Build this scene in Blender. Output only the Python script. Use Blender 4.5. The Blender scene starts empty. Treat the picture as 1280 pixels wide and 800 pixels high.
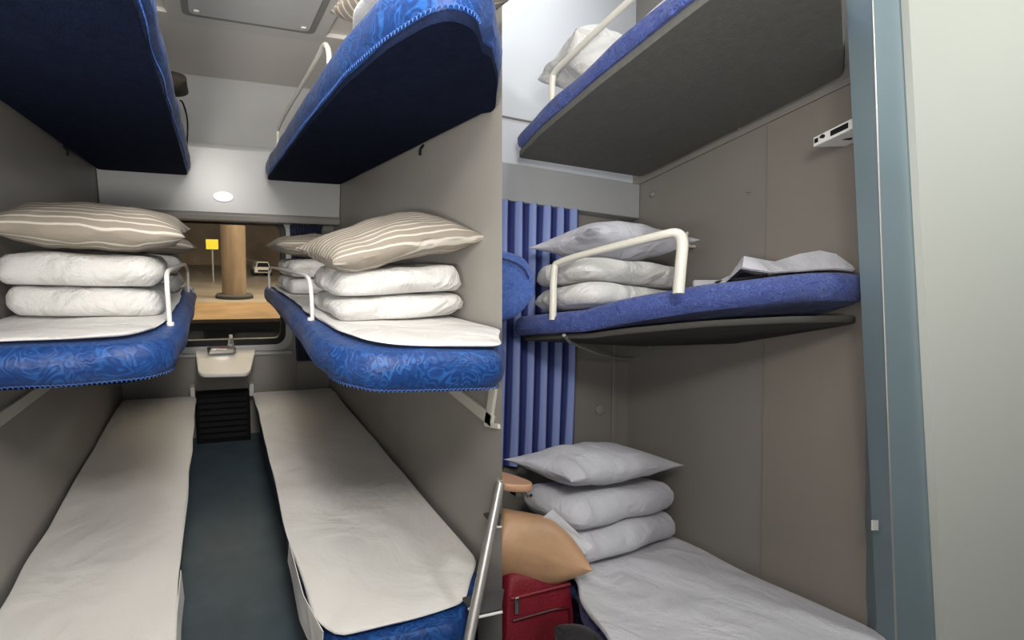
import bpy, math, random
from mathutils import Vector, Matrix, noise
random.seed(4)
S = bpy.context.scene
col = S.collection
H = 1.56                       # eye height above the floor

# ------------------------------------------------------------------ camera
F, PX, PY = 520.0, 400.0, 440.0
def vp(x, y): return Vector((x - PX, y - PY, F)).normalized()
eY = vp(264, 312)
xr = vp(2388, 360); eX = (xr - eY * xr.dot(eY)).normalized(); eZ = eX.cross(eY)
if eZ.y > 0: eZ = -eZ
rY = vp(351, 446)
rz = Vector((640 - PX, -8500 - PY, F)).normalized(); rZ = (rz - rY * rz.dot(rY)).normalized()
rX = rY.cross(rZ)
if rX.x < 0: rX = -rX
ML = Matrix((eX, eY, eZ))      # lens axes -> compartment axes
MRr = Matrix((rX, rY, rZ))
class Frame:
    def __init__(s, rot):
        s.rot = rot
        s.world = Matrix.Translation((0, 0, H)) @ (ML @ rot.transposed()).to_4x4()
    def ray(s, x, y): return s.rot @ Vector((x - PX, y - PY, F))
    def at(s, px, py, x=None, y=None, z=None):
        r = s.ray(px, py)
        k = x / r.x if x is not None else y / r.y if y is not None else z / r.z
        return r * k
L = Frame(ML); R = Frame(MRr)
cd = bpy.data.cameras.new('camera'); cam = bpy.data.objects.new('camera', cd); col.objects.link(cam)
cd.sensor_width = 36; cd.lens = 36 * F / 1280
cd.shift_x = (640 - PX) / 1280; cd.shift_y = (PY - 400) / 1280
cd.clip_start = 0.02
right, up, back = ML @ Vector((1, 0, 0)), ML @ Vector((0, -1, 0)), ML @ Vector((0, 0, -1))
m = Matrix((right, up, back)).transposed().to_4x4(); m.translation = (0, 0, H)
cam.matrix_world = m
S.camera = cam

# ------------------------------------------------------------------ materials
def newmat(name):
    mt = bpy.data.materials.new(name); mt.use_nodes = True
    nt = mt.node_tree; b = nt.nodes['Principled BSDF']
    return mt, nt, b
def setin(b, **k):
    for n, v in k.items(): b.inputs[n.replace('_', ' ')].default_value = v
def plain(name, c, rough=.5, metal=0, bump=0, scale=40, var=0, spec=.5, coat=0, vscale=3, stretch=None):
    mt, nt, b = newmat(name)
    b.inputs['Base Color'].default_value = (*c, 1); b.inputs['Roughness'].default_value = rough
    b.inputs['Metallic'].default_value = metal; b.inputs['Specular IOR Level'].default_value = spec
    b.inputs['Coat Weight'].default_value = coat
    tc = nt.nodes.new('ShaderNodeTexCoord')
    src = tc.outputs['Object']
    if stretch:
        mp = nt.nodes.new('ShaderNodeMapping'); mp.inputs['Scale'].default_value = stretch
        nt.links.new(src, mp.inputs[0]); src = mp.outputs[0]
    if bump:
        n = nt.nodes.new('ShaderNodeTexNoise'); n.inputs['Scale'].default_value = scale; n.inputs['Detail'].default_value = 6
        nt.links.new(src, n.inputs['Vector'])
        bp = nt.nodes.new('ShaderNodeBump'); bp.inputs['Strength'].default_value = bump; bp.inputs['Distance'].default_value = .01
        nt.links.new(n.outputs[0], bp.inputs['Height']); nt.links.new(bp.outputs[0], b.inputs['Normal'])
    if var:
        n = nt.nodes.new('ShaderNodeTexNoise'); n.inputs['Scale'].default_value = vscale; n.inputs['Detail'].default_value = 5
        nt.links.new(src, n.inputs['Vector'])
        r = nt.nodes.new('ShaderNodeValToRGB')
        r.color_ramp.elements[0].position = .3; r.color_ramp.elements[1].position = .7
        r.color_ramp.elements[0].color = (*[v * (1 - var) for v in c], 1)
        r.color_ramp.elements[1].color = (*[min(1, v * (1 + var)) for v in c], 1)
        nt.links.new(n.outputs[0], r.inputs[0]); nt.links.new(r.outputs[0], b.inputs['Base Color'])
    return mt
def brocade(name, c0, c1, scale, bump=.35, rough=.45, sheen=.3, thr=(.42, .6)):
    """woven satin cover: swirling leaf pattern in a lighter thread"""
    mt, nt, b = newmat(name)
    tc = nt.nodes.new('ShaderNodeTexCoord')
    w0 = nt.nodes.new('ShaderNodeTexNoise'); w0.inputs['Scale'].default_value = scale; w0.inputs['Distortion'].default_value = 2.2
    w0.inputs['Detail'].default_value = 1.5
    nt.links.new(tc.outputs['Object'], w0.inputs['Vector'])
    ws = nt.nodes.new('ShaderNodeMath'); ws.operation = 'MULTIPLY'; ws.inputs[1].default_value = 42
    nt.links.new(w0.outputs[0], ws.inputs[0])
    w1 = nt.nodes.new('ShaderNodeMath'); w1.operation = 'SINE'; nt.links.new(ws.outputs[0], w1.inputs[0])
    w = nt.nodes.new('ShaderNodeMapRange'); w.inputs[1].default_value = -1; w.inputs[2].default_value = 1
    nt.links.new(w1.outputs[0], w.inputs[0])
    n = nt.nodes.new('ShaderNodeTexNoise'); n.inputs['Scale'].default_value = scale * 1.6; n.inputs['Detail'].default_value = 8
    nt.links.new(tc.outputs['Object'], n.inputs['Vector'])
    mx = nt.nodes.new('ShaderNodeMath'); mx.operation = 'MULTIPLY'
    nt.links.new(w.outputs[0], mx.inputs[0]); nt.links.new(n.outputs[0], mx.inputs[1])
    r = nt.nodes.new('ShaderNodeValToRGB')
    r.color_ramp.elements[0].position = thr[0] - .2; r.color_ramp.elements[0].color = (*c0, 1)
    r.color_ramp.elements[1].position = thr[1]; r.color_ramp.elements[1].color = (*c1, 1)
    nt.links.new(mx.outputs[0], r.inputs[0]); nt.links.new(r.outputs[0], b.inputs['Base Color'])
    n2 = nt.nodes.new('ShaderNodeTexNoise'); n2.inputs['Scale'].default_value = 14; n2.inputs['Detail'].default_value = 4; n2.inputs['Distortion'].default_value = .8
    nt.links.new(tc.outputs['Object'], n2.inputs['Vector'])
    ad = nt.nodes.new('ShaderNodeMath'); ad.operation = 'MULTIPLY_ADD'; ad.inputs[1].default_value = .12
    nt.links.new(mx.outputs[0], ad.inputs[0]); nt.links.new(n2.outputs[0], ad.inputs[2])
    bp = nt.nodes.new('ShaderNodeBump'); bp.inputs['Strength'].default_value = bump; bp.inputs['Distance'].default_value = .03
    nt.links.new(ad.outputs[0], bp.inputs['Height']); nt.links.new(bp.outputs[0], b.inputs['Normal'])
    setin(b, Roughness=rough); b.inputs['Sheen Weight'].default_value = sheen
    return mt
def cloth(name, c, bump=.3, scale=5, fine=.05, rough=.85):
    mt, nt, b = newmat(name)
    tc = nt.nodes.new('ShaderNodeTexCoord')
    n = nt.nodes.new('ShaderNodeTexNoise'); n.inputs['Scale'].default_value = scale; n.inputs['Detail'].default_value = 5
    n.inputs['Distortion'].default_value = 1.4; n.inputs['Roughness'].default_value = .45
    nt.links.new(tc.outputs['Object'], n.inputs['Vector'])
    f = nt.nodes.new('ShaderNodeTexNoise'); f.inputs['Scale'].default_value = 260; f.inputs['Detail'].default_value = 2
    nt.links.new(tc.outputs['Object'], f.inputs['Vector'])
    ad = nt.nodes.new('ShaderNodeMath'); ad.operation = 'MULTIPLY_ADD'; ad.inputs[1].default_value = fine
    nt.links.new(f.outputs[0], ad.inputs[0]); nt.links.new(n.outputs[0], ad.inputs[2])
    bp = nt.nodes.new('ShaderNodeBump'); bp.inputs['Strength'].default_value = bump; bp.inputs['Distance'].default_value = .06
    nt.links.new(ad.outputs[0], bp.inputs['Height']); nt.links.new(bp.outputs[0], b.inputs['Normal'])
    b.inputs['Base Color'].default_value = (*c, 1); setin(b, Roughness=rough); b.inputs['Sheen Weight'].default_value = .15
    return mt
def striped(name, c0, c1, freq):
    mt, nt, b = newmat(name)
    a = nt.nodes.new('ShaderNodeAttribute'); a.attribute_name = 'band'
    tc = nt.nodes.new('ShaderNodeTexCoord')
    n = nt.nodes.new('ShaderNodeTexNoise'); n.inputs['Scale'].default_value = 6
    nt.links.new(tc.outputs['Object'], n.inputs['Vector'])
    m0 = nt.nodes.new('ShaderNodeMath'); m0.operation = 'MULTIPLY_ADD'; m0.inputs[1].default_value = .08
    nt.links.new(n.outputs[0], m0.inputs[0]); nt.links.new(a.outputs['Fac'], m0.inputs[2])
    m1 = nt.nodes.new('ShaderNodeMath'); m1.operation = 'MULTIPLY'; m1.inputs[1].default_value = freq
    nt.links.new(m0.outputs[0], m1.inputs[0])
    m2 = nt.nodes.new('ShaderNodeMath'); m2.operation = 'FRACT'; nt.links.new(m1.outputs[0], m2.inputs[0])
    r = nt.nodes.new('ShaderNodeValToRGB')
    e = r.color_ramp.elements; e[0].position = 0; e[0].color = (*c0, 1); e[1].position = 1; e[1].color = (*c0, 1)
    for p, c in ((.36, c0), (.44, c1), (.60, c1), (.68, c0)):
        q = e.new(p); q.color = (*c, 1)
    nt.links.new(m2.outputs[0], r.inputs[0]); nt.links.new(r.outputs[0], b.inputs['Base Color'])
    n3 = nt.nodes.new('ShaderNodeTexNoise'); n3.inputs['Scale'].default_value = 9; n3.inputs['Detail'].default_value = 5; n3.inputs['Distortion'].default_value = 1
    nt.links.new(tc.outputs['Object'], n3.inputs['Vector'])
    bp = nt.nodes.new('ShaderNodeBump'); bp.inputs['Strength'].default_value = .35; bp.inputs['Distance'].default_value = .03
    nt.links.new(n3.outputs[0], bp.inputs['Height']); nt.links.new(bp.outputs[0], b.inputs['Normal'])
    setin(b, Roughness=.85)
    return mt
M = dict(
    wall=plain('wall_laminate', (.33, .313, .285), .42, bump=.04, scale=60, var=.05),
    endpanel=plain('end_panel_gloss', (.55, .55, .54), .28, bump=.03, scale=4),
    ceil=plain('ceiling_panel', (.78, .75, .71), .5),
    white=plain('white_plastic', (.72, .71, .68), .35, bump=.02),
    cream=plain('cream_enamel', (.66, .64, .56), .3),
    floor=plain('teal_vinyl', (.066, .097, .115), .55, bump=.05, scale=90, var=.14, vscale=7),
    black=plain('black_plastic', (.009, .009, .010), .7, spec=.2),
    rubber=plain('window_rubber', (.008, .008, .009), .5),
    navy=plain('navy_felt', (.005, .009, .027), .95, bump=.4, scale=160, var=.25, vscale=30, spec=.1),
    blue=brocade('blue_brocade', (.004, .036, .165), (.014, .090, .31), 10, .3, .5, .05),
    blue_lace=plain('blue_lace', (.035, .10, .33), .7),
    navycloth=cloth('navy_cloth', (.010, .018, .085), .5, 14),
    curtain=cloth('navy_curtain', (.006, .012, .06), .3, 18),
    sheet=cloth('white_sheet', (.65, .64, .62), .6, 3.6),
    sheet2=cloth('white_bed_sheet', (.74, .72, .69), .45, 2.8),
    quilt=cloth('white_quilt', (.63, .62, .60), .9, 4.5),
    stripe=striped('striped_ticking', (.27, .235, .19), (.56, .52, .45), 15),
    metal=plain('brushed_metal', (.42, .41, .39), .38, .6),
    steel=plain('polished_steel', (.6, .58, .56), .18, 1),
    diffuser=plain('lamp_diffuser', (.62, .62, .62), .5, bump=.1, scale=300),
    diffdark=plain('lamp_edge', (.30, .29, .28), .5),
    seam=plain('seam_grey_strip', (.20, .19, .17), .6),  # grey of the panel joints, shared by the round wall fittings
    brown=plain('dark_brown_canvas', (.045, .038, .026), .8, bump=.2),
    stair=plain('tread_rubber', (.05, .05, .05), .6),
    red_label=plain('red_label', (.45, .07, .05), .5),
    concrete=plain('platform_concrete', (.20, .175, .14), .35, var=.25, vscale=1.2),
    ochre=plain('platform_edge_tiles', (.20, .13, .065), .4, var=.25, vscale=2),
    track=plain('track_ballast', (.03, .028, .026), .9, bump=.5, scale=20),
    column=plain('column_marble', (.22, .165, .11), .25, var=.22, vscale=1.5, stretch=(4, 4, .6)),
    yellow=plain('yellow_sign', (.75, .62, .03), .5),
    carwhite=plain('car_paint', (.75, .75, .75), .2, coat=.5),
    tyre=plain('tyre', (.01, .01, .01), .8),
    station=plain('station_wall', (.34, .27, .19), .7, var=.3, vscale=.5),
    # right compartment
    rvalance=plain('shaded_valance', (.36, .37, .38), .4),  # darkened to stand in for the shadow under the upper berth
    rwall=plain('grey_laminate', (.21, .197, .178), .5, bump=.05, scale=70, var=.05),
    rbright=plain('pale_end_laminate', (.60, .62, .64), .4),
    rpost=plain('blue_grey_aluminium', (.20, .265, .295), .42, .25, bump=.03, scale=5, var=.06),
    rpanel=plain('pale_green_laminate', (.52, .53, .485), .3, bump=.04, scale=3),
    rfelt=plain('grey_board', (.105, .105, .095), .85, bump=.25, scale=200, var=.1, vscale=50),
    rblue=brocade('faded_blue_cover', (.028, .048, .215), (.085, .14, .39), 30, .7, .75, .15, (.3, .8)),
    rblue2=brocade('bright_blue_cover', (.02, .06, .26), (.08, .18, .50), 34, .5, .6, .15, (.3, .9)),
    rsheet=cloth('dimmed_cool_sheet', (.53, .53, .57), .6, 4.5, .09),  # white sheets, colour lowered to stand in for shade low in here
    rquilt=cloth('dimmed_cool_quilt', (.50, .50, .55), .4, 7, .08),  # darker copy of the white quilt, shade put into the colour
    tan=plain('tan_vinyl', (.46, .275, .155), .45, bump=.9, scale=7, var=.14, vscale=6),
    tanedge=plain('tan_edge', (.25, .10, .05), .6),
    darkboard=plain('dark_board', (.045, .042, .038), .8),
    rwall2=plain('brown_grey_laminate', (.218, .193, .168), .5, bump=.05, scale=70, var=.05),
    hem=plain('printed_hem', (.42, .22, .17), .6, var=.5, vscale=60),
    wood=plain('tan_laminate', (.52, .30, .18), .4),
    red=plain('red_nylon', (.17, .005, .014), .6, bump=.35, scale=120, var=.3, vscale=8),
    reddark=plain('dark_red_piping', (.06, .002, .006), .5),
    blackcloth=cloth('black_cloth', (.007, .007, .010), .25, 8),
)
def curtain_stripes():
    mt, nt, b = newmat('striped_curtain')
    a = nt.nodes.new('ShaderNodeAttribute'); a.attribute_name = 'band'
    m1 = nt.nodes.new('ShaderNodeMath'); m1.operation = 'FRACT'; nt.links.new(a.outputs['Fac'], m1.inputs[0])
    r = nt.nodes.new('ShaderNodeValToRGB'); r.color_ramp.interpolation = 'EASE'
    e = r.color_ramp.elements
    e[0].position = 0; e[0].color = (.008, .016, .10, 1); e[1].position = 1; e[1].color = (.008, .016, .10, 1)
    for p, c in ((.40, (.012, .022, .13)), (.50, (.19, .25, .50)), (.74, (.23, .29, .56)), (.84, (.014, .026, .15))):
        q = e.new(p); q.color = (*c, 1)
    nt.links.new(m1.outputs[0], r.inputs[0]); nt.links.new(r.outputs[0], b.inputs['Base Color'])
    setin(b, Roughness=.8)
    return mt
M['rcurtain'] = curtain_stripes()
def glassmat(name, c, rough=.02, trans=1, ior=1.45):
    mt, nt, b = newmat(name)
    b.inputs['Base Color'].default_value = (*c, 1); setin(b, Roughness=rough)
    b.inputs['Transmission Weight'].default_value = trans; b.inputs['IOR'].default_value = ior
    return mt
M['glass'] = glassmat('window_glass', (.95, .95, .95), 0, 1, 1.3)
M['bottle'] = glassmat('clear_plastic', (.92, .93, .93), .08, .85)
M['film'] = glassmat('plastic_film', (.88, .90, .93), .22, .6, 1.25)

# ------------------------------------------------------------------ geometry
class Geo:
    def __init__(s): s.v = []; s.f = []; s.band = None; s.flat = False
    def add(s, vs, fs):
        o = len(s.v); s.v += [Vector(p) for p in vs]; s.f += [tuple(i + o for i in f) for f in fs]
        return s
    def box(s, a, b):
        x0, x1 = sorted((a[0], b[0])); y0, y1 = sorted((a[1], b[1])); z0, z1 = sorted((a[2], b[2]))
        return s.add([(x0, y0, z0), (x1, y0, z0), (x1, y1, z0), (x0, y1, z0), (x0, y0, z1), (x1, y0, z1), (x1, y1, z1), (x0, y1, z1)],
              [(3, 2, 1, 0), (4, 5, 6, 7), (0, 1, 5, 4), (1, 2, 6, 5), (2, 3, 7, 6), (3, 0, 4, 7)])
    def hexa(s, p):            # 8 corners, bottom ring then top ring
        return s.add(p, [(3, 2, 1, 0), (4, 5, 6, 7), (0, 1, 5, 4), (1, 2, 6, 5), (2, 3, 7, 6), (3, 0, 4, 7)])
    def tube(s, pts, r, n=10, smooth=0, cap=True):
        pts = [Vector(p) for p in pts]
        for _ in range(smooth):
            q = [pts[0]]
            for a, b in zip(pts, pts[1:]): q += [a * .75 + b * .25, a * .25 + b * .75]
            q.append(pts[-1]); pts = q
        N = len(pts); rs = r if isinstance(r, (list, tuple)) else [r] * N
        if len(rs) != N: rs = [rs[min(len(rs) - 1, int(i * len(rs) / N))] for i in range(N)]
        t = (pts[1] - pts[0]).normalized()
        u = t.orthogonal().normalized(); vs = []; fs = []
        for i, p in enumerate(pts):
            tt = ((pts[min(i + 1, N - 1)] - pts[max(i - 1, 0)])).normalized()
            u = (u - tt * u.dot(tt)).normalized(); w = tt.cross(u)
            for k in range(n):
                a = 2 * math.pi * k / n
                vs.append(p + (u * math.cos(a) + w * math.sin(a)) * rs[i])
        for i in range(N - 1):
            for k in range(n):
                a, b = i * n + k, i * n + (k + 1) % n
                fs.append((a, b, b + n, a + n))
        if cap: fs += [tuple(range(n - 1, -1, -1)), tuple(range((N - 1) * n, N * n))]
        return s.add(vs, fs)
    def lathe(s, c, prof, n=20, axis='z'):
        c = Vector(c); vs = []; fs = []
        for r, h in prof:
            for k in range(n):
                a = 2 * math.pi * k / n; x, y = r * math.cos(a), r * math.sin(a)
                vs.append(c + (Vector((x, y, h)) if axis == 'z' else Vector((x, h, y)) if axis == 'y' else Vector((h, x, y))))
        for i in range(len(prof) - 1):
            for k in range(n):
                a, b = i * n + k, i * n + (k + 1) % n
                fs.append((a, b, b + n, a + n))
        fs += [tuple(range(n - 1, -1, -1)), tuple(range((len(prof) - 1) * n, len(prof) * n))]
        return s.add(vs, fs)
    def prism(s, pts, axis, a, b):
        """2-D outline extruded along an axis from a to b"""
        n = len(pts)
        def P(p, t): return (t, p[0], p[1]) if axis == 'x' else (p[0], t, p[1]) if axis == 'y' else (p[0], p[1], t)
        vs = [P(p, a) for p in pts] + [P(p, b) for p in pts]
        fs = [tuple(range(n)), tuple(range(2 * n - 1, n - 1, -1))] + [(i, i + n, (i + 1) % n + n, (i + 1) % n) for i in range(n)]
        return s.add(vs, fs)
def rrect(x0, y0, x1, y1, r, n=6):
    out = []
    for cx, cy, a0 in ((x1 - r, y1 - r, 0), (x0 + r, y1 - r, 90), (x0 + r, y0 + r, 180), (x1 - r, y0 + r, 270)):
        for k in range(n + 1):
            a = math.radians(a0 + 90 * k / n); out.append((cx + r * math.cos(a), cy + r * math.sin(a)))
    return out
def soften(pts, rad):
    pts = [Vector(p) for p in pts]; n = len(pts); q = []
    for i, p in enumerate(pts):
        a, b = pts[i - 1], pts[(i + 1) % n]
        da, db = (a - p), (b - p)
        A = p + da.normalized() * min(rad, da.length * .45); B = p + db.normalized() * min(rad, db.length * .45)
        for k in range(6):
            t = k / 5; q.append(A * (1 - t) ** 2 + p * 2 * t * (1 - t) + B * t * t)
    return q
def resample(pts, n):
    P = pts + [pts[0]]; d = [0]
    for a, b in zip(P, P[1:]): d.append(d[-1] + (b - a).length)
    out = []; j = 0
    for k in range(n):
        t = d[-1] * k / n
        while d[j + 1] < t: j += 1
        f = (t - d[j]) / max(1e-9, d[j + 1] - d[j]); out.append(P[j].lerp(P[j + 1], f))
    return out
def slab(outline, z0, z1, bulge=.012, n=220, soft=2, wob=.004, wz=.004, seed=0, dz=None, rings=12, puff=0, wfreq=5, rad=.035, dx=None):
    """padded slab over a plan outline: rounded rim, gently uneven top"""
    g = Geo()
    pts = resample(soften([(p[0], p[1], 0) for p in outline], rad), n)
    c = sum(pts, Vector()) / n
    nor = []
    for i in range(n):
        t = pts[(i + 1) % n] - pts[i - 1]; nn = Vector((t.y, -t.x, 0)).normalized()
        nor.append(nn)
    area = sum(pts[i - 1].x * pts[i].y - pts[i].x * pts[i - 1].y for i in range(n))
    if area < 0: nor = [-k for k in nor]
    T = z1 - z0; vs = []; ringsz = []
    for h, o in ((0, -.5), (.06, .0), (.25, .8), (.5, 1), (.75, .8), (.93, .05), (1, -.6)):
        for i, p in enumerate(pts):
            w = noise.noise(Vector((p.x * wfreq + seed, p.y * wfreq, h * 1.2))) * wob * 2
            z = z0 + T * h + noise.noise(Vector((p.x * 4 + seed, p.y * 4, 7 + h))) * wz * (1 if h > .4 else .6)
            q = p + nor[i] * (bulge * o + w)
            z += dz(q.x, q.y, h) if dz else 0
            vs.append(Vector((q.x + (dx(q.x, q.y, h) if dx else 0), q.y, z)))
    nr = 7
    for k in range(1, rings + 1):
        f = 1 - k / (rings + .0) * .995
        for i, p in enumerate(pts):
            base = vs[6 * n + i]
            q = Vector((c.x + (base.x - c.x) * f, c.y + (base.y - c.y) * f, 0))
            z = z1 + noise.noise(Vector((q.x * 4 + seed, q.y * 4, 8))) * wz + puff * (1 - f * f)
            z += noise.noise(Vector((q.x * 11 + seed, q.y * 11, 3))) * wz * .4
            z += dz(q.x, q.y, 1) if dz else 0
            vs.append(Vector((q.x, q.y, z)))
        nr += 1
    fs = []
    for r in range(nr - 1):
        for i in range(n):
            a, b = r * n + i, r * n + (i + 1) % n
            fs.append((a, b, b + n, a + n))
    fs.append(tuple(range(n - 1, -1, -1))); fs.append(tuple(range((nr - 1) * n, nr * n)))
    g.add(vs, fs); g.rim = [v.copy() for v in vs[n:2 * n]]; g.rimn = nor
    return g
def lace(g, rim, nor, keep, r=.0015, amp=.0042, step=1):
    """crocheted edging: small loops hung along the lower rim"""
    run = []
    pts = [p for p in rim]
    n = len(pts); i = 0; cur = []
    for i in range(n + 1):
        k = i % n
        if keep(pts[k]): cur.append(pts[k] + nor[k] * .004)
        else:
            if len(cur) > 3: run.append(cur)
            cur = []
    if len(cur) > 3: run.append(cur)
    for cur in run:
        d = [0]
        for a, b in zip(cur, cur[1:]): d.append(d[-1] + (b - a).length)
        m = int(d[-1] / .0022); line = []; j = 0
        for q in range(m):
            t = d[-1] * q / m
            while d[j + 1] < t: j += 1
            p = cur[j].lerp(cur[j + 1], (t - d[j]) / max(1e-9, d[j + 1] - d[j]))
            ph = t / .0125 * 2 * math.pi
            tang = (cur[j + 1] - cur[j]).normalized()
            line.append(p + tang * math.sin(ph) * amp * .75 + Vector((0, 0, math.cos(ph) * amp - .002)))
        if len(line) > 4: g.tube(line, r, 4)
    return g
def cushion(c, size, rot=(0, 0, 0), pu=2.4, pv=2.4, pinch=.06, blunt=0, ex=.5, nz=.006, seed=0, nu=40, nv=28, droop=0, sag=None, fold=0, ear=0):
    """soft pad; band attribute runs across its depth"""
    g = Geo(); lx, ly, lz = size; g.band = []
    Rm = (Matrix.Rotation(rot[2], 3, 'Z') @ Matrix.Rotation(rot[1], 3, 'Y') @ Matrix.Rotation(rot[0], 3, 'X'))
    c = Vector(c); vs = []; idx = {}
    for side in (1, -1):
        for i in range(nu + 1):
            for j in range(nv + 1):
                u, v = math.sin((i / nu * 2 - 1) * math.pi / 2 * .98) / math.sin(math.pi / 2 * .98), math.sin((j / nv * 2 - 1) * math.pi / 2 * .98) / math.sin(math.pi / 2 * .98)
                edge = i in (0, nu) or j in (0, nv)
                if edge and side == -1: idx[(side, i, j)] = idx[(1, i, j)]; continue
                x = u * lx / 2 * (1 - (pinch if not blunt else 0) * (1 - v * v)) * (1 + ear * (abs(u) * abs(v)) ** 6); y = v * ly / 2 * (1 - pinch * (1 - u * u)) * (1 + ear * (abs(u) * abs(v)) ** 6)
                h = ((1 - abs(u) ** (pu if u > 0 or not blunt else 14)) * (1 - abs(v) ** pv))
                z = side * lz / 2 * max(0, h) ** ex
                k = noise.noise(Vector((x * 7 + seed, y * 7, side * 1.5))) * nz + noise.noise(Vector((x * 18 + seed, y * 18, side * 2.5))) * nz * .35
                z += k * min(1, 4 * h)
                z -= droop * (u * u) * lz
                if sag: z += sag(u, v, side)
                if edge: x += noise.noise(Vector((y * 9, seed, 0))) * nz; y += noise.noise(Vector((x * 9, seed, 5))) * nz
                idx[(side, i, j)] = len(vs); vs.append(c + Rm @ Vector((x, y, z)))
                g.band.append((v + (0 if side == 1 else .4 * (1 - abs(v)))) * .5 + z * 1.2)
    fs = []
    for side in (1, -1):
        for i in range(nu):
            for j in range(nv):
                q = (idx[(side, i, j)], idx[(side, i + 1, j)], idx[(side, i + 1, j + 1)], idx[(side, i, j + 1)])
                fs.append(q if side == 1 else q[::-1])
    g.add(vs, fs)
    return g
def piping(c, size, rot, pinch, r=.003, **k):
    pass
def pads(c, size, **k):
    k.setdefault('pu', 9); k.setdefault('pv', 7); k.setdefault('pinch', .0); k.setdefault('ex', .42); k.setdefault('nz', .008)
    return cushion(c, size, **k)

# ------------------------------------------------------------------ objects
def build(name, g, mat, frame, base, bevel=0, flat=False, ang=35):
    me = bpy.data.meshes.new(name)
    base = Vector(base)
    me.from_pydata([tuple(v - base) for v in g.v], [], g.f); me.update()
    me.materials.append(M[mat] if isinstance(mat, str) else mat)
    if not flat:
        for p in me.polygons: p.use_smooth = True
        me.set_sharp_from_angle(angle=math.radians(ang))
    if g.band:
        a = me.attributes.new('band', 'FLOAT', 'POINT')
        for i, v in enumerate(g.band): a.data[i].value = v
    import bmesh
    bm = bmesh.new(); bm.from_mesh(me); bmesh.ops.recalc_face_normals(bm, faces=bm.faces); bm.to_mesh(me); bm.free()
    o = bpy.data.objects.new(name, me); col.objects.link(o)
    if bevel:
        b = o.modifiers.new('bevel', 'BEVEL'); b.width = bevel; b.segments = 2; b.limit_method = 'ANGLE'
        b.angle_limit = math.radians(40)
    return o
def tag(o, label, cat, group=None, kind=None):
    o['label'] = label; o['category'] = cat
    if group: o['group'] = group
    if kind: o['kind'] = kind
class Thing:
    def __init__(s, name, base, frame, label, cat, group=None):
        s.base = Vector(base); s.frame = frame
        s.o = bpy.data.objects.new(name, None); col.objects.link(s.o)
        s.o.empty_display_size = .1
        s.o.matrix_world = frame.world @ Matrix.Translation(s.base)
        if label: tag(s.o, label, cat, group)
    def part(s, name, g, mat, parent=None, label=None, **k):
        o = build(name, g, mat, s.frame, s.base, **k)
        o.parent = parent or s.o
        if label: o['label'] = label
        return o
def solo(name, g, mat, frame, label, cat, group=None, base=None, **k):
    if base is None:
        lo = [min(v[i] for v in g.v) for i in range(3)]; hi = [max(v[i] for v in g.v) for i in range(3)]
        base = Vector(((lo[0] + hi[0]) / 2, (lo[1] + hi[1]) / 2, lo[2]))
    o = build(name, g, mat, frame, base, **k); o.matrix_world = frame.world @ Matrix.Translation(base)
    tag(o, label, cat, group)
    return o
def struct(name, g, mat, frame=L, parent=None, **k):
    o = build(name, g, mat, frame, (0, 0, 0), **k)
    if parent: o.parent = parent
    else: o.matrix_world = frame.world; o['kind'] = 'structure'
    return o

# =================================================================== LEFT COMPARTMENT
XL, XR, YF, ZF, ZC = -.72, .972, 3.40, -1.55, 1.05
# the partition between the compartments: its aisle end is cut on a slant
def cutline(z, x=XR):
    """Y where the slanted aisle end of the partition stands at this height"""
    a = L.at(627.6, 0, x=x); b = L.at(627.6, 800, x=x)
    t = (z - a.z) / (b.z - a.z); return a.y + (b.y - a.y) * t
TH = .022
g = Geo()
za, zb = ZF - .05, 2.2
def wy(z, x): return cutline(z) * x / XR
g.hexa([(XR, wy(za, XR), za), (XR + TH, wy(za, XR + TH) + .004, za), (XR + TH, 3.6, za), (XR, 3.6, za),
        (XR, wy(zb, XR), zb), (XR + TH, wy(zb, XR + TH) + .004, zb), (XR + TH, 3.6, zb), (XR, 3.6, zb)])
struct('wall_right', g, 'wall')
struct('wall_left', Geo().box((XL - .04, -.3, ZF - .05), (XL, 3.5, 1.5)), 'wall')
struct('floor', Geo().box((XL - .04, -1.6, ZF - .05), (XR + .01, 3.5, ZF)), 'floor')
# ceiling with a recess for the lamp
LX0, LX1, LY0 = -.115, .49, 2.22
struct('ceiling', Geo().box((XL - .04, -.2, ZC + .02), (XR + .01, 3.5, ZC + .06)).box((XL, LY0 + .10, ZC), (XR, 3.02, ZC + .02)), 'ceil', bevel=.004)
struct('trim_1', Geo().prism([(3.02, ZC), (3.02, ZC + .02), (3.4, ZC + .02), (3.4, .72), (3.37, .72)], 'x', XL, XR), 'endpanel')
# far wall with the window opening
wx0, wx1 = -.42, .585; wz0, wz1 = -.76, .235
g = Geo()
g.box((XL, YF, ZF), (wx0, YF + .06, 1.1)).box((wx1, YF, ZF), (XR, YF + .06, 1.1))
g.box((wx0, YF, ZF), (wx1, YF + .06, wz0)).box((wx0, YF, wz1), (wx1, YF + .06, 1.1))
struct('wall_back', g, 'wall')
# valance box over the window, with its rolled lower lip
g = Geo().prism([(3.22, .255), (3.225, .69), (3.26, .72), (3.40, .72), (3.40, .255)], 'x', XL + .003, XR - .003)
v = struct('trim_2', g, 'endpanel', bevel=.008)
struct('trim_3', Geo().prism([(3.205, .205), (3.195, .245), (3.21, .262), (3.395, .262), (3.395, .205)], 'x', XL + .003, XR - .003), 'wall', bevel=.006)
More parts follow.
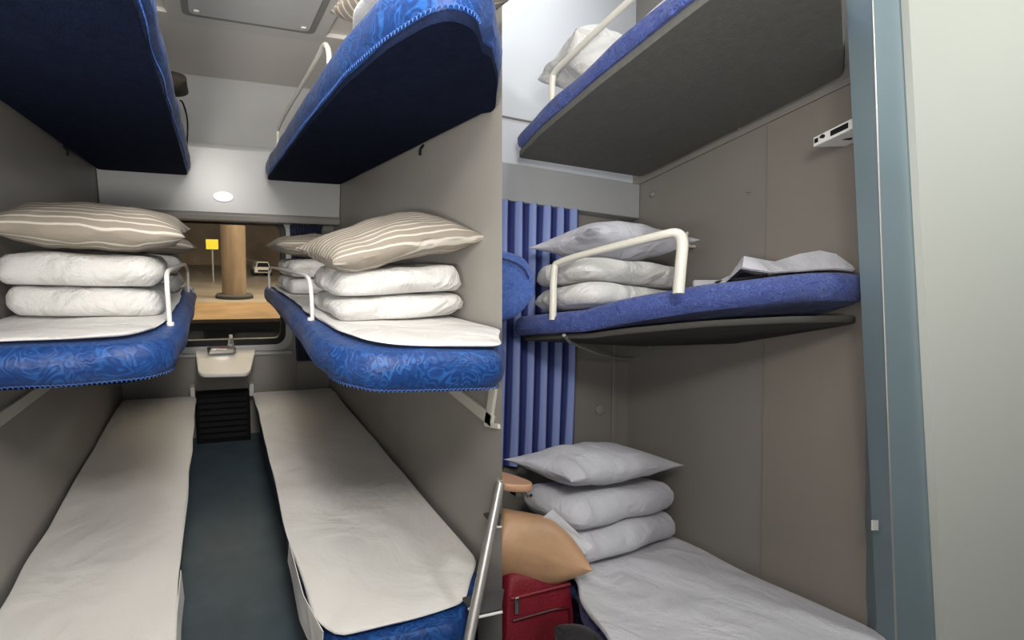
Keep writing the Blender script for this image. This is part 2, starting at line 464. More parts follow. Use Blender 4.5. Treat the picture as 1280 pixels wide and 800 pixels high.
# window: rubber frame and pane
g = Geo()
out = rrect(wx0, wz0, wx1, wz1, .09); inn = rrect(wx0 + .045, wz0 + .05, wx1 - .045, wz1 - .045, .06)
n = len(out)
vs = [(x, YF - .012, z) for x, z in out] + [(x, YF - .012, z) for x, z in inn] + [(x, YF + .05, z) for x, z in inn] + [(x, YF + .05, z) for x, z in out]
fs = []
for i in range(n):
    j = (i + 1) % n
    for k in range(4): fs.append((k * n + i, k * n + j, ((k + 1) % 4) * n + j, ((k + 1) % 4) * n + i))
g.add(vs, fs)
w = struct('window_1', g, 'rubber')
struct('window_pane', Geo().box((wx0 + .03, YF + .02, wz0 + .03), (wx1 - .03, YF + .026, wz1 - .03)), 'glass', parent=w)
# pale moulded surround of the window
g = Geo(); out2 = rrect(wx0 - .05, wz0 - .05, wx1 + .05, wz1 + .02, .11)
vs = [(x, YF - .002, z) for x, z in out2] + [(x, YF - .014, z) for x, z in out2] + [(x * .99, YF - .014, z) for x, z in out] + [(x, YF - .002, z) for x, z in out]
fs = []
for i in range(n):
    j = (i + 1) % n
    for k in range(3): fs.append((k * n + i, k * n + j, (k + 1) * n + j, (k + 1) * n + i))
g.add(vs, fs); struct('trim_4', g, 'endpanel')
struct('trim_5', Geo().box((wx0 - .05, YF - .03, wz0 - .085), (wx1 + .05, YF, wz0 - .055)), 'endpanel', bevel=.008)
struct('trim_6', Geo().box((.655, YF - .012, ZF + .4), (.675, YF, .2)).box((-.52, YF - .012, ZF + .4), (-.50, YF, .2)), 'wall', bevel=.003)

# ceiling lamp
t = Thing('ceiling_lamp', (.18, 2.1, ZC), L, 'grey ceiling lamp panel in a white frame above the left aisle', 'lamp')
lx0, lx1, ly1, ly0 = -.16, .60, 2.40, 1.3
t.part('lamp_frame', Geo().prism(rrect(lx0, ly0, lx1, ly1, .02), 'z', ZC + .0, ZC + .022), 'white', bevel=.006)
g = Geo()
for k in range(16): pass
t.part('lamp_diffuser', Geo().prism(rrect(lx0 + .10, ly0 + .08, lx1 - .10, ly1 - .12, .03), 'z', ZC - .012, ZC - .001), 'diffuser', bevel=.004)
t.part('lamp_rim', Geo().prism(rrect(lx0 + .07, ly0 + .05, lx1 - .07, ly1 - .09, .03), 'z', ZC - .006, ZC - .0005), 'diffdark', bevel=.003)
for sx in (lx0 + .135, lx1 - .135):
    t.part('latch', Geo().box((sx - .012, ly1 - .165, ZC - .018), (sx + .012, ly1 - .145, ZC - .011)), 'white', bevel=.002)

# oval socket plate on the valance
c = L.at(279, 246, y=3.215)
t = Thing('reading_light', (c.x, 3.22, c.z), L, 'small white oval light plate on the glossy panel above the window', 'light')
M['plate_glow'] = plain('white_plate_glow', (.95, .95, .95), .2)  # plain white plate, not switched on; slight emission only brightens it
b = M['plate_glow'].node_tree.nodes['Principled BSDF']; b.inputs['Emission Color'].default_value = (1, .98, .95, 1); b.inputs['Emission Strength'].default_value = .08
el = [(c.x + .072 * math.cos(a * math.pi / 16), c.z + .036 * math.sin(a * math.pi / 16)) for a in range(32)]
t.part('plate', Geo().prism(el, 'y', 3.205, 3.221), 'plate_glow', bevel=.003)
for dx in (-.036, 0, .036):
    t.part('hole', Geo().lathe((c.x + dx, 3.2035, c.z - .004), [(.008 if dx else .004, 0), (.008 if dx else .004, .004)], 12, 'y'), 'metal')

# ------------------------------------------------------------------ berths
def berth_left(name_, inner_fn, z0, z1, near, labelm, side):
    pass
def mattress(thing, outline, z0, z1, mat='blue', lacekeep=None, seed=0, **k):
    g = slab(outline, z0, z1, seed=seed, **k)
    mo = thing.part('mattress', g, mat)
    if lacekeep:
        lg = Geo(); lace(lg, g.rim, g.rimn, lacekeep)
        if lg.v: thing.part('lace_edging', lg, 'blue_lace', parent=mo)
    return mo
def lean(T):
    return lambda x, y, h: (1 - h) * T * .19 if x > .60 and y < cutline(.5) * x / XR + .10 else 0
def clipY(x, z, m=.012): return cutline(z) * x / XR + m    # keeps a berth clear of the slanted partition end
def bracket(t, x, y0, y1, zt, zb, out=.006):
    """flat pressed-metal wall bracket with two cut-outs, lying on the partition"""
    pass

# --- upper right berth
ur = [(.40, 3.16), (.395, 1.75), (.405, 1.35), (.435, 1.10), (.475, .965), (.52, .93), (.59, .955), (.80, clipY(.80, .62, .046)), (.945, clipY(.945, .62, .046)), (.945, 3.16)]
ub = [(.43, 3.17), (.425, 1.7), (.45, 1.2), (.51, 1.0), (.62, .985), (.80, clipY(.80, .62, .06)), (.955, clipY(.955, .62, .05)), (.955, 3.17)]
t = Thing('upper_berth', (.68, 2.2, .47), L, 'upper berth on the right of the left compartment, blue cover and navy underside', 'bunk bed', None)
mattress(t, ur, .510, .62, seed=3, bulge=.012, lacekeep=lambda p: p.y < 3.0 and p.x < .61, wob=.004, dx=lean(.12))
t.part('base_board', slab([(x + (.004 if x < .5 else 0), y) for x, y in ur], .490, .512, bulge=.001, wob=.001, wz=.001, dx=lambda x, y, h: lean(.12)(x, y, 0)), 'navy')
a = L.at(347, 172, x=.415); b2 = L.at(349, 160, x=.415); d = L.at(406, 60, x=.415); e = L.at(414, 95, x=.415)
t.part('guard_rail', Geo().tube([(.415, a.y, .60), (.415, a.y, a.z), (.415, (a.y * .97 + d.y * .03), a.z + .06), (.415, d.y + .10, d.z + .005), (.415, d.y + .01, d.z + .02), (.415, d.y - .06, d.z - .03), (.415, d.y - .07, .60)], .0095, 10, 2), 'cream')
for k in range(2):
    hp = L.at((528, 600)[k], (190, 150)[k], x=.965)
solo('sheet', slab([(.45, 3.1), (.45, 1.42), (.405, 1.27), (.425, 1.12), (.50, 1.02), (.90, clipY(.9, .6, .06)), (.93, 3.1)], .636, .655, bulge=.004, seed=8, wz=.003), 'sheet', L,
     'white sheet edge showing on the upper right berth of the left compartment', 'sheet')
pc = L.at(440, 8, y=1.35)
solo('pillow', cushion((.66, 1.40, .765), (.48, .32, .13), (0, 0, .1), seed=5, pinch=.04), 'stripe', L, 'striped beige pillow corner high on the upper right berth', 'pillow')

# --- upper left berth
ul = [(-.135, 3.2), (-.13, 1.8), (-.135, 1.2), (-.15, .6), (-.17, .3), (-.69, .3), (-.69, 3.2)]
t = Thing('upper_berth', (-.42, 2, .47), L, 'upper berth on the far left, dark navy underside and thin blue side', 'bunk bed')
mattress(t, ul, .515, .62, seed=13, bulge=.022, wob=.006, lacekeep=lambda p: p.x > -.2 and .9 < p.y < 3.1)
t.part('base_board', slab([(x - .006, y) for x, y in ul], .493, .514, bulge=.001, wob=.001, wz=.001), 'navy')
solo('sheet', slab([(-.155, 3.1), (-.15, .35), (-.68, .35), (-.68, 3.1)], .624, .64, bulge=.004, seed=2), 'sheet', L, 'white sheet edge along the upper left berth', 'sheet')
# bag strap and brown bag edge peeping over the left upper berth
bp = L.at(228, 105, x=-.115)
t = Thing('canvas_bag', (bp.x, bp.y, .66), L, 'dark brown bag corner with hanging strap at the edge of the upper left berth', 'bag')
g = cushion((bp.x - .10, bp.y + .05, bp.z + .01), (.25, .2, .10), seed=9, pinch=.02, ex=.35)
t.part('bag_body', g, 'brown')
q0 = L.at(229, 128, x=-.10); q1 = L.at(235, 150, x=-.095); q2 = L.at(234, 178, x=-.105)
t.part('strap', Geo().tube([(bp.x - .02, bp.y + .1, bp.z - .05), q0, q1, q2, (q2.x - .01, q2.y + .05, q2.z - .01)], .0045, 8, 2), 'black')

# --- mid right berth
mr = [(.395, 3.22), (.385, 2.6), (.365, 2.1), (.345, 1.7), (.325, 1.3), (.345, 1.09), (.42, 1.01), (.60, .985), (.755, clipY(.755, -.27, .018)), (.945, clipY(.945, -.27, .018)), (.945, 3.22)]
t = Thing('middle_berth', (.65, 2.2, -.38), L, 'middle berth on the right of the left compartment with thick blue brocade mattress', 'bunk bed')
t.part('base_board', slab([(x + .03, y + .04 if y < 2 else y) for x, y in mr[:-2]] + [(.962, clipY(.962, -.36, .06)), (.962, 3.2)], -.385, -.362, bulge=0, wob=.001, wz=.001), 'navy')
def dzm(x, y, h): return (-.012 * max(0, 1.5 - y)) if x < .6 else 0
mattress(t, mr, -.372, -.262, seed=21, bulge=.018, wob=.005, wz=.004, dx=lean(.11), lacekeep=lambda p: p.y < 1.2 and p.x < .8)
# stitched seam along the mattress side
g = slab(mr, -.372, -.262, seed=21, bulge=.02, wob=.007, wz=.005)
a = L.at(389, 390, y=1.9); 
rx = .40
f0 = L.at(390, 388, x=.372); f1 = L.at(338, 352, x=.40)
t.part('guard_rail', Geo().tube([(.375, f0.y, -.27), (.37, f0.y, f0.z + .05), L.at(388, 356, x=.372), L.at(386, 347, x=.372), L.at(378, 343, x=.373), L.at(345, 335, x=.392), L.at(338, 334, x=.395), L.at(336, 340, x=.398), (.40, L.at(337, 350, x=.40).y, -.27)], .0085, 10, 1), 'white')
t.part('rail_foot', Geo().tube([(.36, f0.y, -.35), (.368, f0.y, -.25)], [.016, .013], 10), 'white')
g = Geo()
def strut(g, x, p0, p1, w):
    p0, p1 = Vector(p0), Vector(p1); dd = (p1 - p0).normalized(); s_ = Vector((0, -dd.z, dd.y)) * w / 2
    ex = Vector((.012 if x > 0 else -.012, 0, 0))
    a = [p0 - s_, p0 + s_, p1 + s_, p1 - s_]
    g.hexa([Vector(p) for p in a] + [p - ex for p in a])
xw = XR - .001
strut(g, 1, L.at(565, 485, x=xw), L.at(618, 527, x=xw), .045)
strut(g, 1, L.at(619, 484, x=xw), L.at(612, 530, x=xw), .035)
strut(g, 1, L.at(608, 530, x=xw), L.at(626, 533, x=xw), .018)
t.part('wall_bracket', g, 'cream', bevel=.002)
solo('sheet', slab([(.425, 3.15), (.415, 2.2), (.385, 1.7), (.40, 1.30), (.445, 1.12), (.50, 1.055), (.78, clipY(.78, -.25, .014)), (.94, clipY(.94, -.25, .014)), (.945, 3.15)], -.253, -.243, bulge=.004, seed=31, wz=.003, wob=.006), 'sheet', L,
     'white sheet folded over the middle right berth of the left compartment', 'sheet')
G1 = 'white quilts folded on the middle right berth'
def quilt(c, size, label, group, mat='quilt', frame=L, seed=0, rot=(0, 0, 0), nz=.01, rad=.05, **k):
    lx, ly, lz = size; ca, sa = math.cos(rot[2]), math.sin(rot[2])
    o_ = [(c[0] + x * ca - y * sa, c[1] + x * sa + y * ca) for x, y in ((-lx / 2, -ly / 2), (0, -ly / 2 - .006), (lx / 2, -ly / 2 + .004), (lx / 2 - .006, ly / 2), (-lx / 2 + .004, ly / 2))]
    def f(x, y, h):
        if h < .5: return -rot[1] * ((x - c[0]) * ca + (y - c[1]) * sa)
        u = ((x - c[0]) * ca + (y - c[1]) * sa)
        v = (-(x - c[0]) * sa + (y - c[1]) * ca)
        e = min(1, max(0, (lx / 2 - abs(u)) / .08)); e2 = min(1, max(0, (ly / 2 - abs(v)) / .06))
        return -rot[1] * u - .011 * (1 - e) ** 2 - .009 * (1 - e2) ** 2 + nz * .9 * noise.noise(Vector((u * 6 + seed, v * 3, seed))) 
    g = slab(o_, c[2] - lz / 2, c[2] + lz / 2, bulge=lz * .2, wob=.011, wz=nz * .6, seed=seed, dz=f, rad=rad, rings=12)
    return solo('folded_quilt', g, mat, frame, label, 'quilt', group, ang=80)
quilt((.685, 1.62, -.192), (.485, .40, .085), 'lower thin white folded quilt near the front of the middle right berth', G1, seed=1, rot=(0, -.04, .02), nz=.012)
quilt((.68, 1.61, -.094), (.495, .38, .095), 'upper white folded quilt, thicker one, near the front of the middle right berth', G1, seed=2, rot=(0, -.04, .0), nz=.012)
solo('pillow', cushion((.672, 1.58, .045), (.60, .42, .160), (.12, -.12, .08), seed=3, pinch=.04, ear=.05, pu=3.2, nz=.012, sag=lambda u, v, s: .02 * math.sin(u * 2.2 + .6)), 'stripe', L,
     'large striped beige pillow on the front quilt stack of the middle right berth', 'pillow', 'striped pillows')
quilt((.685, 2.62, -.193), (.485, .50, .09), 'lower white folded quilt at the window end of the middle right berth', G1, seed=4)
quilt((.685, 2.62, -.094), (.485, .50, .095), 'upper white folded quilt at the window end of the middle right berth', G1, seed=5)
solo('pillow', cushion((.66, 2.6, .035), (.62, .50, .14), (0, 0, 0), seed=6, pinch=.05, nz=.012), 'stripe', L,
     'striped pillow at the window end of the middle right berth, behind the front stack', 'pillow', 'striped pillows')

# --- mid left berth
ml = [(-.145, 3.22), (-.135, 2.6), (-.125, 2.0), (-.118, 1.5), (-.135, 1.31), (-.20, 1.235), (-.40, 1.215), (-.69, 1.205), (-.69, 3.22)]
t = Thing('middle_berth', (-.43, 2.2, -.38), L, 'middle berth on the left of the left compartment with thick blue brocade mattress', 'bunk bed')
t.part('base_board', slab([(-.175, 3.2), (-.155, 1.5), (-.18, 1.32), (-.25, 1.26), (-.712, 1.25), (-.712, 3.2)], -.385, -.362, bulge=0, wob=.001, wz=.001), 'navy')
mattress(t, ml, -.372, -.262, seed=41, bulge=.022, wob=.007, wz=.005, lacekeep=lambda p: p.y < 1.4)
f0 = L.at(211, 385, x=-.15); f1 = L.at(233, 358, x=-.15)
t.part('guard_rail', Geo().tube([(-.15, f0.y, -.27), (-.15, f0.y, -.2), L.at(208, 348, x=-.15), L.at(209, 340, x=-.15), L.at(213, 337, x=-.15), L.at(230, 330, x=-.15), L.at(233, 333, x=-.15), L.at(235, 340, x=-.15), (-.15, f1.y + .15, -.27)], .0085, 10, 1), 'white')
t.part('rail_foot', Geo().tube([(-.145, f0.y, -.35), (-.148, f0.y, -.25)], [.016, .013], 10), 'white')
g = Geo(); xw = XL + .001
strut(g, -1, L.at(62, 478, x=xw), L.at(-8, 528, x=xw), .045)
strut(g, -1, L.at(40, 474, x=xw), L.at(-8, 472, x=xw), .03)
t.part('wall_bracket', g, 'cream', bevel=.002)
solo('sheet', slab([(-.20, 3.15), (-.17, 2.2), (-.165, 1.6), (-.19, 1.40), (-.25, 1.30), (-.40, 1.275), (-.69, 1.27), (-.70, 3.15)], -.253, -.243, bulge=.004, seed=51, wz=.003, wob=.006), 'sheet', L,
     'white sheet spread on the middle left berth', 'sheet')
G2 = 'white quilts folded on the middle left berth'
quilt((-.435, 1.83, -.188), (.47, .44, .10), 'lower white folded quilt near the front of the middle left berth', G2, seed=11, rot=(0, .02, 0), nz=.012)
quilt((-.438, 1.82, -.076), (.475, .43, .112), 'upper white folded quilt under the striped pillow near the front of the middle left berth', G2, seed=12, rot=(0, .02, 0), nz=.012)
solo('pillow', cushion((-.395, 1.78, .072), (.60, .46, .165), (.10, .03, 0), seed=13, pu=3.4, pinch=.03, ear=.04, nz=.014), 'stripe', L,
     'large striped beige pillow on the front quilt stack of the middle left berth', 'pillow', 'striped pillows')
quilt((-.435, 2.72, -.188), (.47, .5, .10), 'lower white folded quilt at the window end of the middle left berth', G2, seed=14)
quilt((-.435, 2.72, -.084), (.48, .5, .10), 'upper white folded quilt at the window end of the middle left berth', G2, seed=15)
solo('pillow', cushion((-.39, 2.72, .045), (.60, .5, .13), (0, .12, 0), seed=16, pinch=.05, nz=.012), 'stripe', L,
     'striped pillow drooping at the window end of the middle left berth', 'pillow', 'striped pillows')

# --- lower berths
lr = [(.315, 3.25), (.31, 2.6), (.298, 1.9), (.292, 1.4), (.315, 1.0), (.34, .955), (.745, .95), (.79, .99), (.94, 1.165), (.945, 3.25)]
t = Thing('lower_berth', (.62, 2.1, ZF), L, 'lower berth on the right of the aisle floor, blue mattress under a white sheet', 'bunk bed')
t.part('bed_box', Geo().prism([(.34, 3.26), (.33, 1.1), (.40, 1.02), (.76, 1.04), (.955, 1.24), (.955, 3.26)], 'z', ZF, -1.27), 'navycloth', bevel=.01)
mattress(t, lr, -1.27, -1.160, 'blue', seed=61, bulge=.014, wob=.003)
sh = [(.292, 3.26), (.286, 2.6), (.272, 1.9), (.262, 1.4), (.285, 1.06), (.33, .985), (.55, .985), (.785, 1.01), (.94, 1.17), (.95, 3.27)]
t = Thing('bed_sheet', (.62, 2.1, -1.145), L, 'long white sheet on the lower right berth beside the teal floor', 'sheet')
t.part('sheet_top', slab(sh, -1.144, -1.13, bulge=.004, seed=62, wz=.008, wob=.004, rings=22), 'sheet2')
# hanging flap near the foot
def flap(x, y0, y1, top, low, seed, out=-1):
    g = Geo(); nu, nv = 26, 8; vs = []
    for s_ in (0, 1):
        for i in range(nu + 1):
            for j in range(nv + 1):
                y = y0 + (y1 - y0) * i / nu; k = j / nv
                lo_ = low + .012 * math.sin(y * 23) + .06 * max(0, i / nu - .7)
                z = top + (lo_ - top) * k
                xx = x(y) + out * (.004 + .005 * k * (1 + math.sin(y * 17 + seed))) + s_ * .003
                vs.append((xx, y, z))
    fs = []; W_ = nv + 1; o2 = (nu + 1) * W_
    for i in range(nu):
        for j in range(nv):
            a = i * W_ + j; fs += [(a, a + 1, a + W_ + 1, a + W_), (a + o2, a + W_ + o2, a + W_ + 1 + o2, a + 1 + o2)]
    for i in range(nu):
        for j in (0, nv):
            a = i * W_ + j; fs.append((a, a + W_, a + W_ + o2, a + o2))
    for j in range(nv):
        for i in (0, nu):
            a = i * W_ + j; fs.append((a, a + 1, a + 1 + o2, a + o2))
    return g.add(vs, fs)
t.part('hanging_flap', flap(lambda y: .262 + max(0, 1.15 - y) * .2, 1.0, 1.42, -1.132, -1.25, 1), 'sheet2')
llr = [(-.185, 3.25), (-.182, 2.2), (-.180, 1.4), (-.178, .75), (-.695, .75), (-.695, 3.25)]
t = Thing('lower_berth', (-.44, 2.0, ZF), L, 'lower berth on the left of the aisle floor, navy side under a white sheet', 'bunk bed')
t.part('bed_box', Geo().prism([(-.205, 3.26), (-.20, .78), (-.715, .78), (-.715, 3.26)], 'z', ZF, -1.27), 'navycloth', bevel=.01)
mattress(t, llr, -1.27, -1.160, 'blue', seed=71, bulge=.014, wob=.003)
sh = [(-.160, 3.27), (-.157, 2.2), (-.155, 1.4), (-.150, .80), (-.69, .80), (-.70, 3.27)]
t = Thing('bed_sheet', (-.44, 2.0, -1.145), L, 'long white sheet on the lower left berth, its flap hanging over the edge', 'sheet')
t.part('sheet_top', slab(sh, -1.144, -1.13, bulge=.004, seed=72, wz=.008, wob=.004, rings=22), 'sheet2')
t.part('hanging_flap', flap(lambda y: -.155, .8, 1.36, -1.132, -1.27, 2, 1), 'sheet2')

# --- window curtains
def curtain(x0, x1, y, z0, z1, folds, amp, squeeze, seed, label, mat='curtain', frame=L, cat='curtain', e=None, nx=90):
    g = Geo(); nz_ = 24; vs = []; g.band = []
    for s_ in (0, 1):
        for i in range(nx + 1):
            for j in range(nz_ + 1):
                k = j / nz_; u = i / nx; z = z1 + (z0 - z1) * k
                sq = 1 - squeeze * k
                x = (x0 + x1) / 2 + (x1 - x0) * (u - .5) * sq + noise.noise(Vector((u * 5, k * 2, seed))) * .008
                yy = y + amp * math.sin(u * folds * 2 * math.pi + .5 * math.sin(k * 2 + seed)) + s_ * .003
                p = Vector((x, yy, z))
                if e: p.y += (x - x0) * e
                vs.append(p); g.band.append(u * folds + .15 * math.sin(k * 3 + seed) * k)
    W_ = nz_ + 1; o2 = (nx + 1) * W_; fs = []
    for i in range(nx):
        for j in range(nz_):
            a = i * W_ + j; fs += [(a, a + 1, a + W_ + 1, a + W_), (a + o2, a + W_ + o2, a + W_ + 1 + o2, a + 1 + o2)]
        for j in (0, nz_):
            a = i * W_ + j; fs.append((a, a + W_, a + W_ + o2, a + o2))
    for j in range(nz_):
        for i in (0, nx):
            a = i * W_ + j; fs.append((a, a + 1, a + 1 + o2, a + o2))
    g.add(vs, fs)
    return solo('curtain', g, mat, frame, label, cat)
curtain(.60, .86, 3.33, -.90, .2, 6, .022, .5, 1, 'dark navy curtain gathered at the right edge of the window behind the berth')
curtain(-.50, -.26, 3.33, -.90, .2, 6, .022, .4, 2, 'dark navy curtain gathered at the left edge of the window behind the striped pillow')

# --- folding table with tray and bottle
tz0, tz1 = -.795, -.85
t = Thing('folding_table', (.09, 3.38, -.95), L, 'small white fold-down table under the window between the lower berths', 'table')
o_ = [(-.15, 3.385), (-.135, 3.15), (-.118, 2.92), (-.085, 2.87), (.205, 2.85), (.24, 2.90), (.285, 3.15), (.325, 3.385)]
g = slab(o_, -.012, .012, bulge=.003, wob=0, wz=0, rad=.03, rings=3)
for v_ in g.v: v_.z += tz0 + (3.385 - v_.y) / .5 * (tz1 - tz0)
t.part('table_top', g, 'white')
for xx in (-.08, .23): t.part('support_arm', Geo().tube([(xx, 3.38, -1.0), (xx, 3.05, -.87)], .012, 8), 'cream')
t.part('wall_hinge', Geo().box((-.1, 3.36, -.87), (.28, 3.395, -.83)), 'white', bevel=.004)
t = Thing('tray', (.04, 3.30, -.79), L, 'small shiny metal tray with red stripes on the back of the folding table', 'tray')
tx0, tx1, ty0, ty1 = L.at(259, 440, z=-.785).x, L.at(295, 440, z=-.785).x, 3.24, 3.36
g = Geo(); o1 = rrect(tx0, ty0, tx1, ty1, .025); i1 = rrect(tx0 + .012, ty0 + .012, tx1 - .012, ty1 - .012, .015); n = len(o1)
vs = [(x, y, -.787) for x, y in o1] + [(x, y, -.757) for x, y in o1] + [(x, y, -.757) for x, y in i1] + [(x, y, -.780) for x, y in i1]
fs = [(k * n + i, k * n + (i + 1) % n, (k + 1) * n + (i + 1) % n, (k + 1) * n + i) for k in range(3) for i in range(n)] + [tuple(range(n)), tuple(range(3 * n, 4 * n))]
t.part('tray_dish', g.add(vs, fs), 'steel')
t.part('red_stripes', Geo().box((tx0 + .08, ty0 + .02, -.779), (tx1 - .03, ty0 + .04, -.777)).box((tx0 + .08, ty0 + .06, -.779), (tx1 - .03, ty0 + .08, -.777)), 'red_label')
bt = L.at(289, 440, y=3.28)
t = Thing('bottle', (bt.x, 3.28, -.775), L, 'tiny clear bottle with a white cap standing in the metal tray', 'bottle')
t.part('bottle_body', Geo().lathe((bt.x, 3.28, -.775), [(.026, 0), (.029, .01), (.026, .05), (.020, .085), (.013, .10)], 18), 'bottle')
t.part('cap', Geo().lathe((bt.x, 3.28, -.675), [(.013, 0), (.015, .004), (.014, .024), (.011, .027)], 16), 'white')

# --- heater box under the table
t = Thing('heater', (.045, 3.33, ZF), L, 'black slatted heater box on the floor between the lower berths', 'heater')
hx0, hx1 = -.17, .265
t.part('heater_case', Geo().box((hx0, 3.27, ZF), (hx1, 3.395, -1.13)), 'black', bevel=.008)
for k in range(7):
    z = -1.50 + k * .052
    t.part('louver', Geo().prism([(3.25, z), (3.268, z + .004), (3.268, z + .03), (3.262, z + .03)], 'x', hx0 + .03, hx1 - .03), 'black')
for xx in (hx0 - .014, hx1 + .012):
    t.part('white_clip', Geo().box((xx - .018, 3.26, -1.16), (xx + .018, 3.36, -1.06)), 'white', bevel=.004)

# --- ladder rail at the berth end, fixed to the partition edge
top = L.at(625, 604, x=.962); bot = L.at(587, 795, y=.895)
d = (bot - top); k = (ZF + .005 - top.z) / d.z; foot = top + d * k
t = Thing('ladder', foot, L, 'slanting grey metal ladder rail with dark treads beside the lower right berth', 'ladder')
t.part('rail', Geo().tube([top, foot], .0155, 12), 'metal')
t.part('rail_clamp', Geo().box((.95, top.y - .004, top.z - .015), (.971, top.y + .02, top.z + .012)), 'metal', bevel=.003)
for py, px in ((770, 594), (658, 620)):
    p = L.at(px, py, y=(top + d * ((py - 604) / 191)).y)
    q = L.at(625, py + 2, y=p.y)
    w_ = (q.x - p.x)
    g = Geo().box((p.x, p.y - .0, p.z - .004), (p.x + w_, p.y + .09, p.z + .004)) if 0 else Geo().hexa([
        (p.x, p.y, p.z - .005), (q.x, p.y, p.z - .005), (q.x * (p.y + .07) / p.y, p.y + .07, p.z - .005), (p.x, p.y + .07, p.z - .005),
        (p.x, p.y, p.z + .005), (q.x, p.y, p.z + .005), (q.x * (p.y + .07) / p.y, p.y + .07, p.z + .005), (p.x, p.y + .07, p.z + .005)])
    tr = t.part('tread', g, 'stair')
    t.part('tread_edge', Geo().tube([(p.x - .004, p.y + .03, p.z), (p.x + .002, p.y - .006, p.z), (q.x - .001, p.y - .006, p.z)], .0042, 8), 'white', parent=tr)

# little hooks under the right upper berth and wall screws
hp = L.at(527, 187, x=XR - .01)
solo('wall_hook', Geo().tube([(XR - .002, hp.y, hp.z + .02), (XR - .02, hp.y, hp.z), (XR - .016, hp.y, hp.z - .025)], .006, 8, 1), 'black', L, 'small black hook on the wall under the upper right berth', 'hook')
hp = L.at(82, 188, x=XL + .01)
solo('wall_hook', Geo().tube([(XL + .002, hp.y, hp.z + .02), (XL + .02, hp.y, hp.z), (XL + .016, hp.y, hp.z - .025)], .006, 8, 1), 'black', L, 'small black hook on the wall under the upper left berth', 'hook')

# =================================================================== OUTSIDE THE WINDOW
ZP = -1.02
def onp(px, py): return L.at(px, py, z=ZP)
ye = onp(290, 399).y; yo = onp(290, 378).y
struct('floor_platform', Geo().box((-14, yo, ZP - .3), (14, 40, ZP)), 'concrete')
struct('trim_platform_edge', Geo().box((-14, ye, ZP - .05), (14, yo - .001, ZP + .002)), 'ochre')
struct('wall_platform_side', Geo().box((-14, ye + .1, -1.9), (14, yo, ZP - .051)), 'track')
struct('floor_trackbed', Geo().box((-14, 3.6, -2.2), (14, ye, -1.9)), 'track')
struct('wall_station', Geo().box((-14, 30, ZP), (14, 30.3, 9)), 'station')
struct('ceiling_station', Geo().box((-14, ye, 4.6), (14, 40, 4.9)), 'station')
c = onp(294, 374); rr = (L.at(310, 340, y=c.y).x - L.at(278, 340, y=c.y).x) / 2; c.y += rr
t = Thing('station_column', (c.x, c.y, ZP), L, 'brown marble column on the platform outside the window', 'column')
t.part('shaft', Geo().lathe((c.x, c.y, ZP + .04), [(rr, 0), (rr, 5.5)], 32), 'column')
t.part('base_ring', Geo().lathe((c.x, c.y, ZP), [(rr * 1.55, 0), (rr * 1.55, .06), (rr * 1.45, .09)], 32), 'track')
s0 = L.at(257, 299, y=14); s1 = L.at(273, 312, y=14)
t = Thing('platform_sign', (s0.x, 14, ZP), L, 'small yellow sign board on a post on the platform outside the window', 'sign')
t.part('board', Geo().box((s0.x, 13.98, s1.z), (s1.x, 14.02, s0.z)), 'yellow', bevel=.01)
t.part('post', Geo().tube([((s0.x + s1.x) / 2, 14.04, ZP), ((s0.x + s1.x) / 2, 14.04, s0.z)], .03, 8), 'metal')
# car parked beyond
a = L.at(315, 345, z=ZP); b_ = L.at(336, 345, z=ZP)
cx, cy, cw = (a.x + b_.x) / 2 + .1, a.y, (b_.x - a.x)
t = Thing('car', (cx, cy, ZP), L, 'white car parked on the far side of the platform outside the window', 'car')
hh = cw * .85
body = [(-cw / 2, .2 * hh), (-cw / 2, .55 * hh), (-cw * .42, .62 * hh), (-cw * .33, .97 * hh), (cw * .33, .97 * hh), (cw * .42, .62 * hh), (cw / 2, .55 * hh), (cw / 2, .2 * hh)]
t.part('body', Geo().prism([(cx + x, ZP + z) for x, z in body], 'y', cy, cy + cw * 2.2), 'carwhite', bevel=.05)
t.part('windscreen', Geo().prism([(cx - cw * .36, ZP + .62 * hh), (cx - cw * .29, ZP + .9 * hh), (cx + cw * .29, ZP + .9 * hh), (cx + cw * .36, ZP + .62 * hh)], 'y', cy - .01, cy + .01), 'black')
t.part('grille', Geo().box((cx - cw * .3, cy - .015, ZP + .3 * hh), (cx + cw * .3, cy, ZP + .42 * hh)), 'black')
for sx in (-1, 1):
    for yy in (cy + .35, cy + cw * 2.2 - .4):
        t.part('wheel', Geo().lathe((cx + sx * cw * .42, yy, ZP + .2 * hh), [(.2 * hh, -.1), (.2 * hh, .1)], 20, 'x'), 'tyre')

# =================================================================== RIGHT COMPARTMENT (its car leans away from ours)
W, YE = 1.89, 2.10
ea = math.radians(8.4)                       # the window wall is not quite square to the partition
def ex_(x): return YE + (x - W) * math.tan(ea)   # Y of the window wall at x
struct('wall_partition', Geo().box((W, 1.10, -1.5), (W + .03, YE + .15, 3.0)), 'rwall', R)
struct('wall_partition_panel', Geo().box((W - .003, 1.12, -1.4), (W - .0003, 1.461, .98)), 'rwall2', R)
struct('trim_7', Geo().box((W - .004, 1.462, -1.4), (W, 1.468, 1.0)), 'seam', R)
g = Geo().prism([(.84, ex_(.84)), (W, YE), (W, YE + .04), (.84, ex_(.84) + .04)], 'z', -1.5, .99)
struct('wall_window', g, 'rwall', R)
g = Geo().prism([(.80, ex_(.80)), (W, YE), (W, YE + .04), (.80, ex_(.80) + .04)], 'z', .99, 3.0)
struct('wall_over_window', g, 'rbright', R)
struct('trim_8', Geo().prism([(.84, ex_(.84) - .05), (W - .002, YE - .05), (W - .002, YE - .001), (.84, ex_(.84) - .001)], 'z', .80, .985), 'rvalance', R, bevel=.004)
